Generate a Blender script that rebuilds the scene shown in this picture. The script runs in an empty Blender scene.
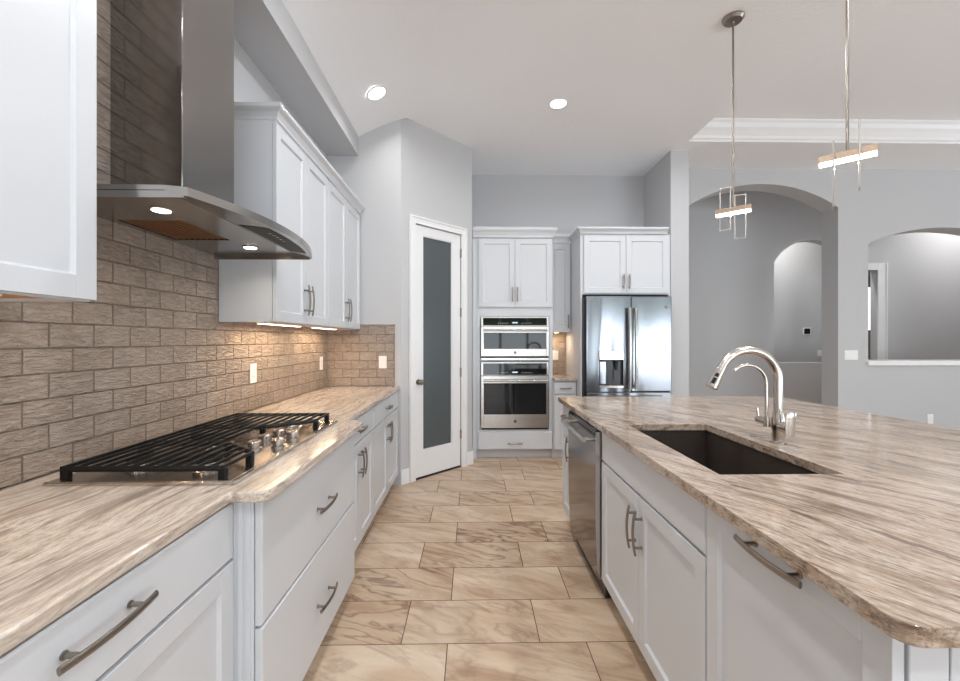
import bpy, bmesh, math, random
from mathutils import Vector, Matrix
random.seed(7)
R = math.radians
scene = bpy.context.scene
C = scene.collection

# ------------------------------------------------------------------ camera
cd = bpy.data.cameras.new('camera'); cam = bpy.data.objects.new('camera', cd); C.objects.link(cam)
cam.location = (0, 0, 1.334); cam.rotation_euler = (R(90), 0, -0.0178)
cd.sensor_width = 36; cd.lens = 419/960*36; cd.clip_start = .02; cd.clip_end = 200
scene.camera = cam
# ------------------------------------------------------------------ view
vs = scene.view_settings
vs.view_transform = 'Standard'; vs.look = 'None'; vs.gamma = 1; vs.use_curve_mapping = False
vs.exposure = -0.20
scene.cycles.use_denoising = True
scene.cycles.max_bounces = 12; scene.cycles.diffuse_bounces = 9; scene.cycles.glossy_bounces = 4
scene.cycles.sample_clamp_indirect = 6
scene.cycles.caustics_reflective = False; scene.cycles.caustics_refractive = False
# ------------------------------------------------------------------ world: sky over a green garden
w = bpy.data.worlds.new('world'); scene.world = w; w.use_nodes = True
nt = w.node_tree; nt.nodes.clear()
wo = nt.nodes.new('ShaderNodeOutputWorld'); bg = nt.nodes.new('ShaderNodeBackground')
tc = nt.nodes.new('ShaderNodeTexCoord'); sp = nt.nodes.new('ShaderNodeSeparateXYZ')
cr = nt.nodes.new('ShaderNodeValToRGB'); mr = nt.nodes.new('ShaderNodeMapRange')
nt.links.new(tc.outputs['Generated'], sp.inputs[0]); nt.links.new(sp.outputs['Z'], mr.inputs['Value'])
mr.inputs['From Min'].default_value = -.3; mr.inputs['From Max'].default_value = .5
nt.links.new(mr.outputs[0], cr.inputs[0])
e = cr.color_ramp.elements
e[0].position = 0; e[0].color = (.55, .53, .48, 1)
e[1].position = 1; e[1].color = (.85, .93, 1, 1)
for p, c in ((.33, (.45, .46, .40, 1)), (.40, (.12, .20, .08, 1)), (.46, (.30, .42, .22, 1)), (.52, (.95, .98, 1, 1))):
    q = e.new(p); q.color = c
nt.links.new(cr.outputs[0], bg.inputs['Color']); bg.inputs['Strength'].default_value = 1.2
nt.links.new(bg.outputs[0], wo.inputs[0])

def area(name, loc, rot, sx, sy, power, color=(1, 1, 1), shape='RECTANGLE', spread=180):
    l = bpy.data.lights.new(name, 'AREA'); l.shape = shape; l.size = sx
    if shape in ('RECTANGLE', 'ELLIPSE'): l.size_y = sy
    l.energy = power; l.color = color; l.spread = R(spread)
    o = bpy.data.objects.new(name, l); o.location = loc; o.rotation_euler = rot; C.objects.link(o); return o
DAY = (.84, .92, 1)
WARM = (1, .74, .48)
# daylight entering through the glazed openings behind the camera and in the living room wall
area('daylight_back_door', (0.9, -5.6, .9), (R(138), 0, 0), 4.2, 3.0, 200, DAY)
area('daylight_back_window', (5.6, -5.6, .9), (R(138), 0, 0), 4.4, 3.0, 470, DAY)
area('daylight_side_window', (11.0, 0.2, 1.0), (R(138), 0, R(90)), 4.8, 3.0, 300, DAY)

# ------------------------------------------------------------------ material helpers
def mat(name, color=(.8, .8, .8), rough=.5, metal=0., **kw):
    m = bpy.data.materials.new(name); m.use_nodes = True
    b = m.node_tree.nodes['Principled BSDF']
    b.inputs['Base Color'].default_value = (*color, 1); b.inputs['Roughness'].default_value = rough
    b.inputs['Metallic'].default_value = metal
    for k, v in kw.items(): b.inputs[k.replace('_', ' ')].default_value = v
    return m
class NT:
    def __init__(s, m): s.t = m.node_tree; s.b = s.t.nodes['Principled BSDF']
    def n(s, typ, **kw):
        x = s.t.nodes.new('ShaderNode'+typ)
        for k, v in kw.items(): setattr(x, k, v)
        return x
    def l(s, a, b): s.t.links.new(a, b)
    def pos(s): return s.n('NewGeometry').outputs['Position']
    def math(s, op, a, b=None, clamp=False):
        x = s.n('Math', operation=op, use_clamp=clamp)
        for i, v in enumerate((a, b)):
            if v is None: continue
            if isinstance(v, (int, float)): x.inputs[i].default_value = v
            else: s.l(v, x.inputs[i])
        return x.outputs[0]
    def noise(s, vec, scale, detail=4, rough=.5, dist=0.):
        x = s.n('TexNoise'); s.l(vec, x.inputs['Vector'])
        x.inputs['Scale'].default_value = scale; x.inputs['Detail'].default_value = detail
        x.inputs['Roughness'].default_value = rough; x.inputs['Distortion'].default_value = dist
        return x.outputs['Fac']
    def ramp(s, fac, stops):
        x = s.n('ValToRGB'); s.l(fac, x.inputs[0]); el = x.color_ramp.elements
        el[0].position, el[0].color = stops[0][0], (*stops[0][1], 1)
        el[1].position, el[1].color = stops[-1][0], (*stops[-1][1], 1)
        for p, c in stops[1:-1]: q = el.new(p); q.color = (*c, 1)
        return x.outputs[0]
    def mapping(s, vec, scale=(1, 1, 1), rot=(0, 0, 0), loc=(0, 0, 0)):
        x = s.n('Mapping'); s.l(vec, x.inputs['Vector'])
        x.inputs['Scale'].default_value = scale; x.inputs['Rotation'].default_value = rot; x.inputs['Location'].default_value = loc
        return x.outputs[0]
    def mix(s, fac, a, b, mode='MIX'):
        x = s.n('Mix', data_type='RGBA', blend_type=mode)
        for i, v in ((0, fac), (6, a), (7, b)):
            if isinstance(v, (int, float)): x.inputs[i].default_value = v
            elif isinstance(v, tuple): x.inputs[i].default_value = (*v, 1)
            else: s.l(v, x.inputs[i])
        return x.outputs[2]
    def bump(s, h, strength=.3, dist=.01, normal=None):
        x = s.n('Bump'); x.inputs['Strength'].default_value = strength; x.inputs['Distance'].default_value = dist
        s.l(h, x.inputs['Height'])
        if normal is not None: s.l(normal, x.inputs['Normal'])
        s.l(x.outputs[0], s.b.inputs['Normal']); return x.outputs[0]
def srgb(r, g, b):
    f = lambda c: (c/255/12.92) if c/255 <= .04045 else ((c/255+.055)/1.055)**2.4
    return (f(r), f(g), f(b))

def textured_paint(name, color, scale=60, strength=.15, rough=.6):
    m = mat(name, color, rough); k = NT(m)
    k.bump(k.noise(k.pos(), scale, 3, .6), strength, .006); return m
wall_m = textured_paint('wall_paint', srgb(192, 193, 195), 90, .08, .55)
ceil_m = textured_paint('ceiling_texture', srgb(246, 248, 251), 34, .45, .8)
trim_m = mat('trim_paint', srgb(232, 233, 234), .35)
cab_m = mat('cabinet_paint', srgb(206, 209, 213), .33)
cabin_m = mat('cabinet_inside_wood', srgb(226, 176, 110), .45)
k = NT(cabin_m); k.l(k.ramp(k.noise(k.mapping(k.pos(), (30, 2, 30)), 2, 4), [(.3, srgb(206, 142, 78)), (.7, srgb(226, 170, 104))]), k.b.inputs['Base Color'])
nickel_m = mat('brushed_nickel', srgb(150, 142, 134), .3, 1)
chrome_m = mat('polished_nickel', srgb(196, 188, 181), .24, 1)
gold_m = mat('champagne_metal', srgb(204, 180, 156), .3, 1)
black_m = mat('cast_iron_black', (.006, .006, .006), .5); NT(black_m).b.inputs['Specular IOR Level'].default_value = .25
blackgl_m = mat('black_glass', (.008, .009, .011), .04)
darkpl_m = mat('dark_plastic', (.03, .03, .033), .3)
white_pl = mat('white_plastic', srgb(238, 238, 236), .3)
gap_m = mat('shadow_gap', (.02, .02, .02), .9)
sink_m = mat('dark_composite', srgb(60, 52, 48), .35)
k = NT(sink_m); k.l(k.ramp(k.noise(k.pos(), 420, 2), [(.4, srgb(46, 40, 37)), (.62, srgb(84, 74, 68))]), k.b.inputs['Base Color'])
badge_m = mat('badge_metal', srgb(110, 110, 112), .25, 1)

def stainless(name, color, rough, axis, wave=0.):
    m = mat(name, color, rough, 1); k = NT(m)
    sc = [500, 500, 500]; sc[axis] = 3
    n = k.noise(k.mapping(k.pos(), tuple(sc)), 1, 2)
    r = k.n('MapRange'); k.l(n, r.inputs['Value']); r.inputs['To Min'].default_value = rough*.7; r.inputs['To Max'].default_value = rough*1.4
    k.l(r.outputs[0], k.b.inputs['Roughness'])
    if wave:
        k.bump(k.noise(k.mapping(k.pos(), (3.2, 3.2, .45)), 1, 1), 1, wave)
    return m
steel_m = stainless('stainless_steel', srgb(196, 192, 188), .24, 0)
steelv_m = stainless('stainless_vertical', srgb(190, 188, 186), .2, 2)
fridge_m = stainless('fridge_stainless', srgb(142, 146, 152), .18, 2, .05)
hood_m = stainless('hood_stainless', srgb(176, 172, 168), .2, 1)
chim_m = stainless('chimney_stainless', srgb(160, 157, 154), .12, 2, .002)
dw_m = stainless('dark_stainless', srgb(132, 126, 122), .12, 1)

def emis(name, color, strength):
    m = mat(name, (0, 0, 0), .5); b = m.node_tree.nodes['Principled BSDF']
    b.inputs['Emission Color'].default_value = (*color, 1); b.inputs['Emission Strength'].default_value = strength; return m
lamp_m = emis('lamp_glow', (1, .97, .92), 12)
hoodlamp_m = emis('hood_lamp_glow', (1, .86, .68), 25)
strip_m = emis('strip_glow', (1, .85, .62), 9)
led_m = emis('led_glow', (1, .93, .82), 14)
disp_m = emis('display_glow', (.75, .88, 1), 1.2)

# fantasy-brown stone
def stone(name, ang, loc, pale=0, warp_=.15, el=1., deep=(.88, .86, .84)):
    m = mat(name, (.6, .5, .4), .14); k = NT(m)
    p0 = k.pos()
    warp = k.n('TexNoise'); k.l(p0, warp.inputs['Vector']); warp.inputs['Scale'].default_value = 1.7; warp.inputs['Detail'].default_value = 1.5
    wv = k.n('VectorMath', operation='SCALE'); k.l(warp.outputs['Color'], wv.inputs[0]); wv.inputs['Scale'].default_value = warp_
    ad = k.n('VectorMath', operation='ADD'); k.l(p0, ad.inputs[0]); k.l(wv.outputs[0], ad.inputs[1])
    rot = k.mapping(ad.outputs[0], (1, 1, 1), (0, 0, ang), loc)
    s1 = k.noise(k.mapping(rot, (20, el*1.5, 20)), 1, 5, .62, .12)
    s2 = k.noise(k.mapping(rot, (95, el*6, 95), (0, 0, .03)), 1, 4, .72)
    s3 = k.noise(k.mapping(rot, (230, el*26, 230)), 1, 3, .7)
    blot = k.noise(k.mapping(rot, (6.5, 1.0, 6)), 1, 4, .55)
    c = k.ramp(s1, [(.33, srgb(150, 130, 114)), (.42, srgb(190, 172, 154)), (.48, srgb(212, 198, 182)), (.55, srgb(224, 213, 200)), (.61, srgb(200, 180, 160)), (.70, srgb(216, 203, 188))])
    g2 = k.ramp(s2, [(.36, (1, 1, 1)), (.48, (0, 0, 0))])
    c = k.mix(k.math('MULTIPLY', g2, .6), c, srgb(128, 110, 98))
    g2b = k.ramp(s2, [(.55, (0, 0, 0)), (.66, (1, 1, 1))])
    c = k.mix(k.math('MULTIPLY', g2b, .5), c, srgb(238, 230, 220))
    g3 = k.ramp(s3, [(.40, (1, 1, 1)), (.52, (0, 0, 0))])
    c = k.mix(k.math('MULTIPLY', g3, .35), c, srgb(122, 106, 94))
    grey = k.ramp(blot, [(.52, (0, 0, 0)), (.64, (1, 1, 1))])
    c = k.mix(k.math('MULTIPLY', grey, .38), c, srgb(140, 126, 112))
    dark = k.ramp(k.noise(k.mapping(rot, (36, el*2.2, 36), (0, 0, .0), (3, 1, 0)), 1, 6, .7, .15), [(.37, (1, 1, 1)), (.44, (0, 0, 0))])
    c = k.mix(k.math('MULTIPLY', dark, .7), c, srgb(96, 78, 66))
    c = k.mix(1, c, deep, 'MULTIPLY')
    if pale: c = k.mix(pale, c, srgb(232, 230, 226))
    k.l(c, k.b.inputs['Base Color'])
    k.b.inputs['Coat Weight'].default_value = .15
    return m
stoneL_m = stone('stone_left', 0.03, (0, 0, 0), .16, .2, 1.2, (.86, .83, .80))
stoneI_m = stone('stone_island', -0.5, (3, 1, 0), 0, .16, 1.9, (.72, .66, .61))

# glazed subway tile, u = along wall axis
def subway(name, ax, u0):
    m = mat(name, (.4, .33, .28), .12); k = NT(m)
    sx = k.n('SeparateXYZ'); k.l(k.pos(), sx.inputs[0])
    u = k.math('ADD', sx.outputs[ax], -u0); v = k.math('ADD', sx.outputs['Z'], -.914)
    cb = k.n('CombineXYZ'); k.l(u, cb.inputs[0]); k.l(v, cb.inputs[1])
    br = k.n('TexBrick'); k.l(cb.outputs[0], br.inputs['Vector'])
    br.offset = .5; br.offset_frequency = 2; br.squash = 1
    br.inputs['Scale'].default_value = 1; br.inputs['Brick Width'].default_value = .156; br.inputs['Row Height'].default_value = .079
    br.inputs['Mortar Size'].default_value = .0016; br.inputs['Mortar Smooth'].default_value = .1; br.inputs['Bias'].default_value = 0
    br.inputs['Color1'].default_value = (0, 0, 0, 1); br.inputs['Color2'].default_value = (1, 1, 1, 1); br.inputs['Mortar'].default_value = (.5, .5, .5, 1)
    rnd = br.outputs['Color']
    off = k.n('VectorMath', operation='MULTIPLY_ADD'); k.l(rnd, off.inputs[0]); off.inputs[1].default_value = (13, 7, 5); k.l(k.pos(), off.inputs[2])
    sc = (22, 22, 95)
    wav = k.noise(k.mapping(off.outputs[0], sc), 1, 3, .6, .8)
    tone = k.noise(off.outputs[0], 3, 3, .6)
    col = k.ramp(tone, [(.3, srgb(142, 128, 117)), (.5, srgb(158, 143, 131)), (.72, srgb(172, 158, 146))])
    wr = k.ramp(wav, [(.36, (0, 0, 0)), (.62, (1, 1, 1))])
    col = k.mix(k.math('MULTIPLY', wr, .45), k.mix(.25, col, srgb(104, 90, 80)), srgb(192, 178, 166))
    col = k.mix(br.outputs['Fac'], col, srgb(112, 98, 88))
    k.l(col, k.b.inputs['Base Color'])
    rr = k.mix(br.outputs['Fac'], (.16, .16, .16), (.8, .8, .8)); k.l(rr, k.b.inputs['Roughness'])
    # pillowed edge: wide soft mortar mask
    br2 = k.n('TexBrick'); k.l(cb.outputs[0], br2.inputs['Vector']); br2.offset = .5; br2.offset_frequency = 2
    for a, b_ in (('Scale', 1), ('Brick Width', .156), ('Row Height', .079), ('Mortar Size', .005), ('Mortar Smooth', 1)): br2.inputs[a].default_value = b_
    n1 = k.bump(wav, 1, .012)
    inv = k.math('SUBTRACT', 1, br2.outputs['Fac'])
    k.bump(inv, 1, .004, n1)
    return m
tileY_m = subway('subway_tile_left', 'Y', 1.184)
tileX_m = subway('subway_tile_end', 'X', -.725)

# floor tile
floor_m = mat('floor_tile', (.5, .4, .3), .32); k = NT(floor_m)
sx = k.n('SeparateXYZ'); k.l(k.pos(), sx.inputs[0])
cb = k.n('CombineXYZ'); k.l(k.math('ADD', sx.outputs['X'], .110+61.3), cb.inputs[0]); k.l(k.math('ADD', sx.outputs['Y'], -1.8459+30.8), cb.inputs[1])
br = k.n('TexBrick'); k.l(cb.outputs[0], br.inputs['Vector']); br.offset = .334; br.offset_frequency = 2
for a, b_ in (('Scale', 1), ('Brick Width', .613), ('Row Height', .308), ('Mortar Size', .0022), ('Mortar Smooth', .1), ('Bias', 0)): br.inputs[a].default_value = b_
br.inputs['Color1'].default_value = (0, 0, 0, 1); br.inputs['Color2'].default_value = (1, 1, 1, 1)
off = k.n('VectorMath', operation='MULTIPLY_ADD'); k.l(br.outputs['Color'], off.inputs[0]); off.inputs[1].default_value = (47, 91, 31); k.l(k.pos(), off.inputs[2])
po = k.mapping(off.outputs[0], (1, 1, 1), (0, 0, R(24)))
big = k.noise(k.mapping(po, (1.3, 4.5, 1)), 1, 4, .55, 1.6)
vein = k.noise(k.mapping(po, (1.1, 3.4, 1), (0, 0, .3)), 1, 3, .55, 1.8)
vd = k.math('ABSOLUTE', k.math('SUBTRACT', vein, .5))
vl = k.ramp(vd, [(0, (1, 1, 1)), (.012, (.6, .6, .6)), (.05, (0, 0, 0))])
band = k.ramp(k.noise(k.mapping(po, (1.1, 3.2, 1), (0, 0, .2), (5, 2, 0)), 1, 4, .6, 2.4), [(.54, (0, 0, 0)), (.60, (1, 1, 1)), (.63, (.2, .2, .2)), (.72, (.9, .9, .9))])
grit = k.noise(po, 60, 4, .7)
col = k.ramp(big, [(.28, srgb(170, 140, 112)), (.40, srgb(196, 169, 142)), (.55, srgb(211, 189, 164)), (.70, srgb(221, 203, 181))])
col = k.mix(k.math('MULTIPLY', band, .42), col, srgb(158, 128, 104))
tint = k.n('SeparateColor'); k.l(br.outputs['Color'], tint.inputs[0])
col = k.mix(k.math('MULTIPLY', tint.outputs[0], .42), col, srgb(176, 147, 120))
col = k.mix(k.math('MULTIPLY', vl, k.math('MULTIPLY', k.math('POWER', tint.outputs[0], 1.2), .95)), col, srgb(116, 84, 60))
col = k.mix(k.math('MULTIPLY', grit, .18), col, srgb(120, 92, 72))
col = k.mix(br.outputs['Fac'], col, srgb(92, 74, 62))
k.l(col, k.b.inputs['Base Color'])
k.l(k.mix(br.outputs['Fac'], (.34, .34, .34), (.9, .9, .9)), k.b.inputs['Roughness'])
k.bump(k.math('SUBTRACT', k.math('MULTIPLY', grit, .05), br.outputs['Fac']), .5, .002)

frost_m = mat('frosted_glass', srgb(120, 130, 134), .22); k = NT(frost_m)
k.b.inputs['Transmission Weight'].default_value = .55; k.b.inputs['IOR'].default_value = 1.45
glass_m = mat('window_glass', (1, 1, 1), .0); NT(glass_m).b.inputs['Transmission Weight'].default_value = 1

# ------------------------------------------------------------------ mesh helpers
class Fr:
    """local frame: u along the front, w outward, z up"""
    def __init__(s, o=(0, 0, 0), U=(1, 0, 0), W=(0, 1, 0)):
        s.o = Vector(o); s.U = Vector(U).normalized(); s.W = Vector(W).normalized()
    def __call__(s, u, w, z): return s.o + s.U*u + s.W*w + Vector((0, 0, z))
WF = Fr()
def box(bm, u0, u1, w0, w1, z0, z1, F=WF, mi=0):
    vs_ = [bm.verts.new(F(u, w_, z)) for z in (z0, z1) for w_ in (w0, w1) for u in (u0, u1)]
    for f in ((0, 1, 3, 2), (4, 6, 7, 5), (0, 4, 5, 1), (2, 3, 7, 6), (0, 2, 6, 4), (1, 5, 7, 3)):
        fc = bm.faces.new([vs_[i] for i in f]); fc.material_index = mi
def tube(bm, pts, r, seg=12, cap=True, mi=0, flat=1.0, up=None):
    """round sweep along pts, r scalar or list; flat squashes the second axis"""
    pts = [Vector(p) for p in pts]; rs = r if isinstance(r, (list, tuple)) else [r]*len(pts)
    rings = []; n0 = None
    for i, p in enumerate(pts):
        t = (pts[min(i+1, len(pts)-1)]-pts[max(i-1, 0)]).normalized()
        if n0 is None:
            n0 = up.copy() if up is not None else (Vector((0, 0, 1)) if abs(t.z) < .9 else Vector((1, 0, 0)))
        n0 = (n0 - t*n0.dot(t)).normalized(); b = t.cross(n0)
        rings.append([bm.verts.new(p + (n0*math.cos(a)*flat + b*math.sin(a))*rs[i]) for a in (2*math.pi*j/seg for j in range(seg))])
    for a, b in zip(rings, rings[1:]):
        for j in range(seg):
            f = bm.faces.new((a[j], a[(j+1) % seg], b[(j+1) % seg], b[j])); f.material_index = mi
    if cap:
        for q in (rings[0], rings[-1]):
            f = bm.faces.new(q); f.material_index = mi
def lathe(bm, c, prof, seg=28, axis='Z', mi=0):
    """profile [(r, h)] revolved about an axis through c"""
    c = Vector(c); rings = []
    for r, h_ in prof:
        ring = []
        for j in range(seg):
            a = 2*math.pi*j/seg; x, y = r*math.cos(a), r*math.sin(a)
            v = {'Z': (x, y, h_), 'X': (h_, x, y), 'Y': (x, h_, y)}[axis]
            ring.append(bm.verts.new(c+Vector(v)))
        rings.append(ring)
    for a, b in zip(rings, rings[1:]):
        for j in range(seg):
            f = bm.faces.new((a[j], a[(j+1) % seg], b[(j+1) % seg], b[j])); f.material_index = mi
    for q in (rings[0], rings[-1]):
        f = bm.faces.new(q); f.material_index = mi
def prism(bm, pts, z0, z1, mi=0):
    a = [bm.verts.new((x, y, z0)) for x, y in pts]; b = [bm.verts.new((x, y, z1)) for x, y in pts]
    n = len(pts)
    bm.faces.new(a).material_index = mi; bm.faces.new(b).material_index = mi
    for i in range(n): bm.faces.new((a[i], a[(i+1) % n], b[(i+1) % n], b[i])).material_index = mi
def obj(name, bm, m, parent=None, bevel=0, smooth=True, seg=2):
    bmesh.ops.recalc_face_normals(bm, faces=bm.faces)
    if parent is not None:
        base = parent
        off_ = Vector((0, 0, 0))
        while base is not None: off_ += base.location; base = base.parent
        bmesh.ops.translate(bm, verts=bm.verts, vec=-off_)
    me = bpy.data.meshes.new(name); bm.to_mesh(me); bm.free()
    for x in (m if isinstance(m, (list, tuple)) else [m]): me.materials.append(x)
    o = bpy.data.objects.new(name, me); C.objects.link(o)
    if parent is not None: o.parent = parent
    if smooth:
        me.shade_smooth(); me.set_sharp_from_angle(angle=R(32))
    if bevel:
        b = o.modifiers.new('bevel', 'BEVEL'); b.width = bevel; b.segments = seg; b.limit_method = 'ANGLE'; b.angle_limit = R(40); b.harden_normals = False
    return o
def thing(name, label, cat, loc=(0, 0, 0), group=None):
    o = bpy.data.objects.new(name, None); C.objects.link(o); o.location = loc; o.empty_display_size = .1
    o['label'] = label; o['category'] = cat
    if group: o['group'] = group
    return o
def tag(o, label, cat, group=None):
    o['label'] = label; o['category'] = cat
    if group: o['group'] = group
    return o
def struct(name, bm, m, parent=None, **kw):
    o = obj(name, bm, m, parent, **kw)
    if parent is None: o['kind'] = 'structure'
    return o
N = bmesh.new
def qbox(*a, **k_):
    bm = N(); box(bm, *a, **k_); return bm

# ================================================================== ROOM
XL = -1.338; YE = 3.88; ZC = 3.41; YB = 5.25; YA = 5.0
bm = N(); box(bm, -1.6, 10, -4.3, 9.4, -.1, 0); struct('floor', bm, floor_m, smooth=False)
# ceiling: flat part, sloped strip beside the dropped soffit, raised tray
bm = N()
def quad(bm, *p):
    bm.faces.new([bm.verts.new(q) for q in p])
XC = -.6; XS = -1.05; ZS = 3.21; TX = 2.25; TY = 4.33; ZT = 3.60
def slab(x0, x1, y0, y1, z): box(bm, x0, x1, y0, y1, z, z+.08)
cp_ = [(XS, ZS)] + [(XS+(.62)*t, ZS+.200*(1-(1-t)**1.75)) for t in (.1, .2, .3, .4, .5, .6, .7, .8, .9, 1)]
XC2 = cp_[-1][0]
slab(XC, XC2, YE, 5.5, ZC); slab(XC2, TX, -4.3, 5.5, ZC); slab(TX, 9.9, TY, YA+.1, ZC); slab(TX, 9.9, -4.3, -2.4, ZC); slab(8.6, 9.9, -2.4, TY, ZC)
slab(TX-.05, 8.65, -2.45, TY+.05, ZT+.001)
for a in ((TX-.02, TX, -2.4, TY), (8.6, 8.62, -2.4, TY), (TX, 8.6, TY, TY+.02), (TX, 8.6, -2.42, -2.4)): box(bm, *a, ZC+.001, ZT+.05)
# sloped strip easing into the flat ceiling
lo_ = [[bm.verts.new((x, y, z)) for x, z in cp_] for y in (-4.3, YE)]; hi_ = [[bm.verts.new((x, y, ZC+.08)) for x, z in cp_] for y in (-4.3, YE)]
for j in range(len(cp_)-1):
    bm.faces.new((lo_[0][j], lo_[0][j+1], lo_[1][j+1], lo_[1][j])); bm.faces.new((hi_[0][j], hi_[0][j+1], hi_[1][j+1], hi_[1][j]))
slab(-1.6, XC, YE, 5.5, ZC+.001)
slab(2.2, 9.9, 5.1, 9.4, 3.72)
struct('ceiling', bm, ceil_m, smooth=True)
bm = N(); box(bm, XL, XS, -4.3, YE, 3.035, 3.45); struct('trim_soffit', bm, wall_m, smooth=False)
# left wall, end wall, pantry walls, back wall
bm = N(); box(bm, XL-.12, XL, -4.3, 5.4, 0, 3.5); struct('wall_left', bm, wall_m, smooth=False)
bm = N(); box(bm, XL, -.66, YE, YE+.1, 0, ZC)
struct('wall_alcove_end', bm, wall_m, smooth=False)
PA = Vector((-.66, YE, 0)); PD = Vector((1, 1, 0)).normalized(); PN = Vector((1, -1, 0)).normalized()
PF = Fr(PA, PD, PN); PL = .926
D0, D1, DH = .155, .765, 2.45
bm = N(); box(bm, 0, D0, -.1, 0, 0, ZC, PF); box(bm, D1, PL, -.1, 0, 0, ZC, PF); box(bm, D0, D1, -.1, 0, DH, ZC, PF)
bm2 = bm; struct('wall_pantry', bm, wall_m, smooth=False)
PE = PF(PL, 0, 0)
bm = N(); box(bm, PE.x-.1, PE.x, PE.y-.0, YB, 0, ZC); struct('wall_pantry_side', bm, wall_m, smooth=False)
bm = N(); box(bm, -1.5, 2.36, YB, YB+.12, 0, 3.5); struct('wall_back', bm, wall_m, smooth=False)
bm = N(); box(bm, 2.16, 2.36, 4.53, YB, 0, ZC); struct('wall_partition', bm, wall_m, smooth=False)

def arched_wall(x0, x1, y0, y1, ztop, ops):
    """ops: (xa, xb, zsill, zspring, rise)"""
    bm = N(); xs = x0
    for xa, xb, zs, zp, rise in ops:
        box(bm, xs, xa, y0, y1, 0, ztop)
        if zs > 0: box(bm, xa, xb, y0, y1, 0, zs)
        n = 28; hw = (xb-xa)/2; Rr = (hw*hw+rise*rise)/(2*rise) if rise > 0 else 0; cx = (xa+xb)/2
        def za(x): return zp if rise == 0 else zp+rise-Rr+math.sqrt(max(0, Rr*Rr-(x-cx)**2))
        for i in range(n if rise else 1):
            m_ = n if rise else 1
            a, b = xa+(xb-xa)*i/m_, xa+(xb-xa)*(i+1)/m_; z0, z1 = za(a), za(b)
            v = [bm.verts.new(p) for p in ((a, y0, z0), (b, y0, z1), (b, y0, ztop), (a, y0, ztop), (a, y1, z0), (b, y1, z1), (b, y1, ztop), (a, y1, ztop))]
            for f in ((0, 1, 2, 3), (4, 5, 6, 7), (0, 1, 5, 4), (2, 3, 7, 6)): bm.faces.new([v[j] for j in f])
        xs = xb
    box(bm, xs, x1, y0, y1, 0, ztop)
    bmesh.ops.remove_doubles(bm, verts=bm.verts, dist=1e-5)
    return bm
struct('wall_arches', arched_wall(2.361, 9.6, YA, YA+.24, 3.41, [(2.59, 4.43, 0, 2.95, .275), (4.80, 6.72, 1.03, 2.515, .195)]), wall_m, smooth=True)
bm = N(); box(bm, 4.775, 6.745, YA-.035, YA+.27, 1.031, 1.09); struct('trim_sill', bm, trim_m, bevel=.006)
struct('wall_hall', arched_wall(2.3, 5.97, 6.45, 6.6, 3.72, [(4.70, 5.90, .985, 2.555, .35)]), wall_m, smooth=True)
struct('wall_hall_doorway', arched_wall(5.97, 9.6, 6.6, 6.72, 3.72, [(6.06, 6.49, 0, 2.47, 0)]), wall_m, smooth=False)
bm = N(); box(bm, 3.6, 6.95, 7.6, 7.7, 0, 3.72); struct('wall_foyer', bm, wall_m, smooth=False)
bm = N(); box(bm, 3.5, 3.6, 6.6, 7.7, 0, 3.72); struct('wall_foyer_side', bm, wall_m, smooth=False)
bm = N(); box(bm, 2.25, 2.36, 5.37, 6.45, 0, 3.72); struct('wall_hall_end', bm, wall_m, smooth=False)
# far bedroom wall with a bright window, seen as a sliver through the doorway
struct('wall_far', arched_wall(6.6, 9.6, 9.0, 9.12, 3.72, [(8.0, 8.79, 1.56, 2.50, 0)]), wall_m, smooth=False)
bm = N(); box(bm, 8.0, 8.79, 9.04, 9.045, 1.56, 2.50)
struct('window_1', bm, emis('bright_window', (1, 1, 1), 1.6), smooth=False)
# shell behind and to the right of the camera, with glazed openings
def holed(axis, c0, c1, lo, hi, ztop, ops):
    bm = N()
    def bx(a, b, z0, z1):
        if axis == 'Y': box(bm, a, b, c0, c1, z0, z1)
        else: box(bm, c0, c1, a, b, z0, z1)
    p = lo
    for a, b, z0, z1 in ops:
        bx(p, a, 0, ztop)
        if z0 > 0: bx(a, b, 0, z0)
        bx(a, b, z1, ztop); p = b
    bx(p, hi, 0, ztop); return bm
struct('wall_rear', holed('Y', -4.3, -4.18, -1.5, 9.6, 3.5, [(-.9, 2.7, .05, 2.8), (3.6, 7.6, .05, 2.8)]), wall_m, smooth=False)
struct('wall_right', holed('X', 9.6, 9.72, -4.3, 9.1, 3.72, [(-2.1, 2.5, .3, 2.8)]), wall_m, smooth=False)
for i, (axis, c, a, b, z0, z1) in enumerate((('Y', -4.24, -.9, 2.7, .05, 2.8), ('Y', -4.24, 3.6, 7.6, .05, 2.8), ('X', 9.66, -2.1, 2.5, .3, 2.8))):
    bm = N()
    def bx(p, q, z0_, z1_, t=.03):
        if axis == 'Y': box(bm, p, q, c-t, c+t, z0_, z1_)
        else: box(bm, c-t, c+t, p, q, z0_, z1_)
    n = 4
    bx(a, b, z0, z0+.07); bx(a, b, z1-.07, z1)
    for j in range(n+1):
        x = a+(b-a-.07)*j/n; bx(x, x+.07, z0+.07, z1-.07)
    struct('window_%d' % (i+2), bm, trim_m, smooth=False)

# crown on the tray riser
prof = [(0, 0), (.003, .018), (.016, .030), (.024, .055), (.05, .090), (.075, .118), (.088, .145), (.092, .155), (.112, .175), (.115, .188), (0, .188)]
bm = N()
x0, x1, y0, y1 = TX, 8.6, -2.4, TY
loops = []
for d, z in prof:
    loops.append([bm.verts.new(p) for p in ((x0+d, y0+d, ZC+z), (x1-d, y0+d, ZC+z), (x1-d, y1-d, ZC+z), (x0+d, y1-d, ZC+z))])
for a, b in zip(loops, loops[1:]+loops[:1]):
    for j in range(4): bm.faces.new((a[j], a[(j+1) % 4], b[(j+1) % 4], b[j]))
struct('trim_tray_crown', bm, trim_m, smooth=False)

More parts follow.
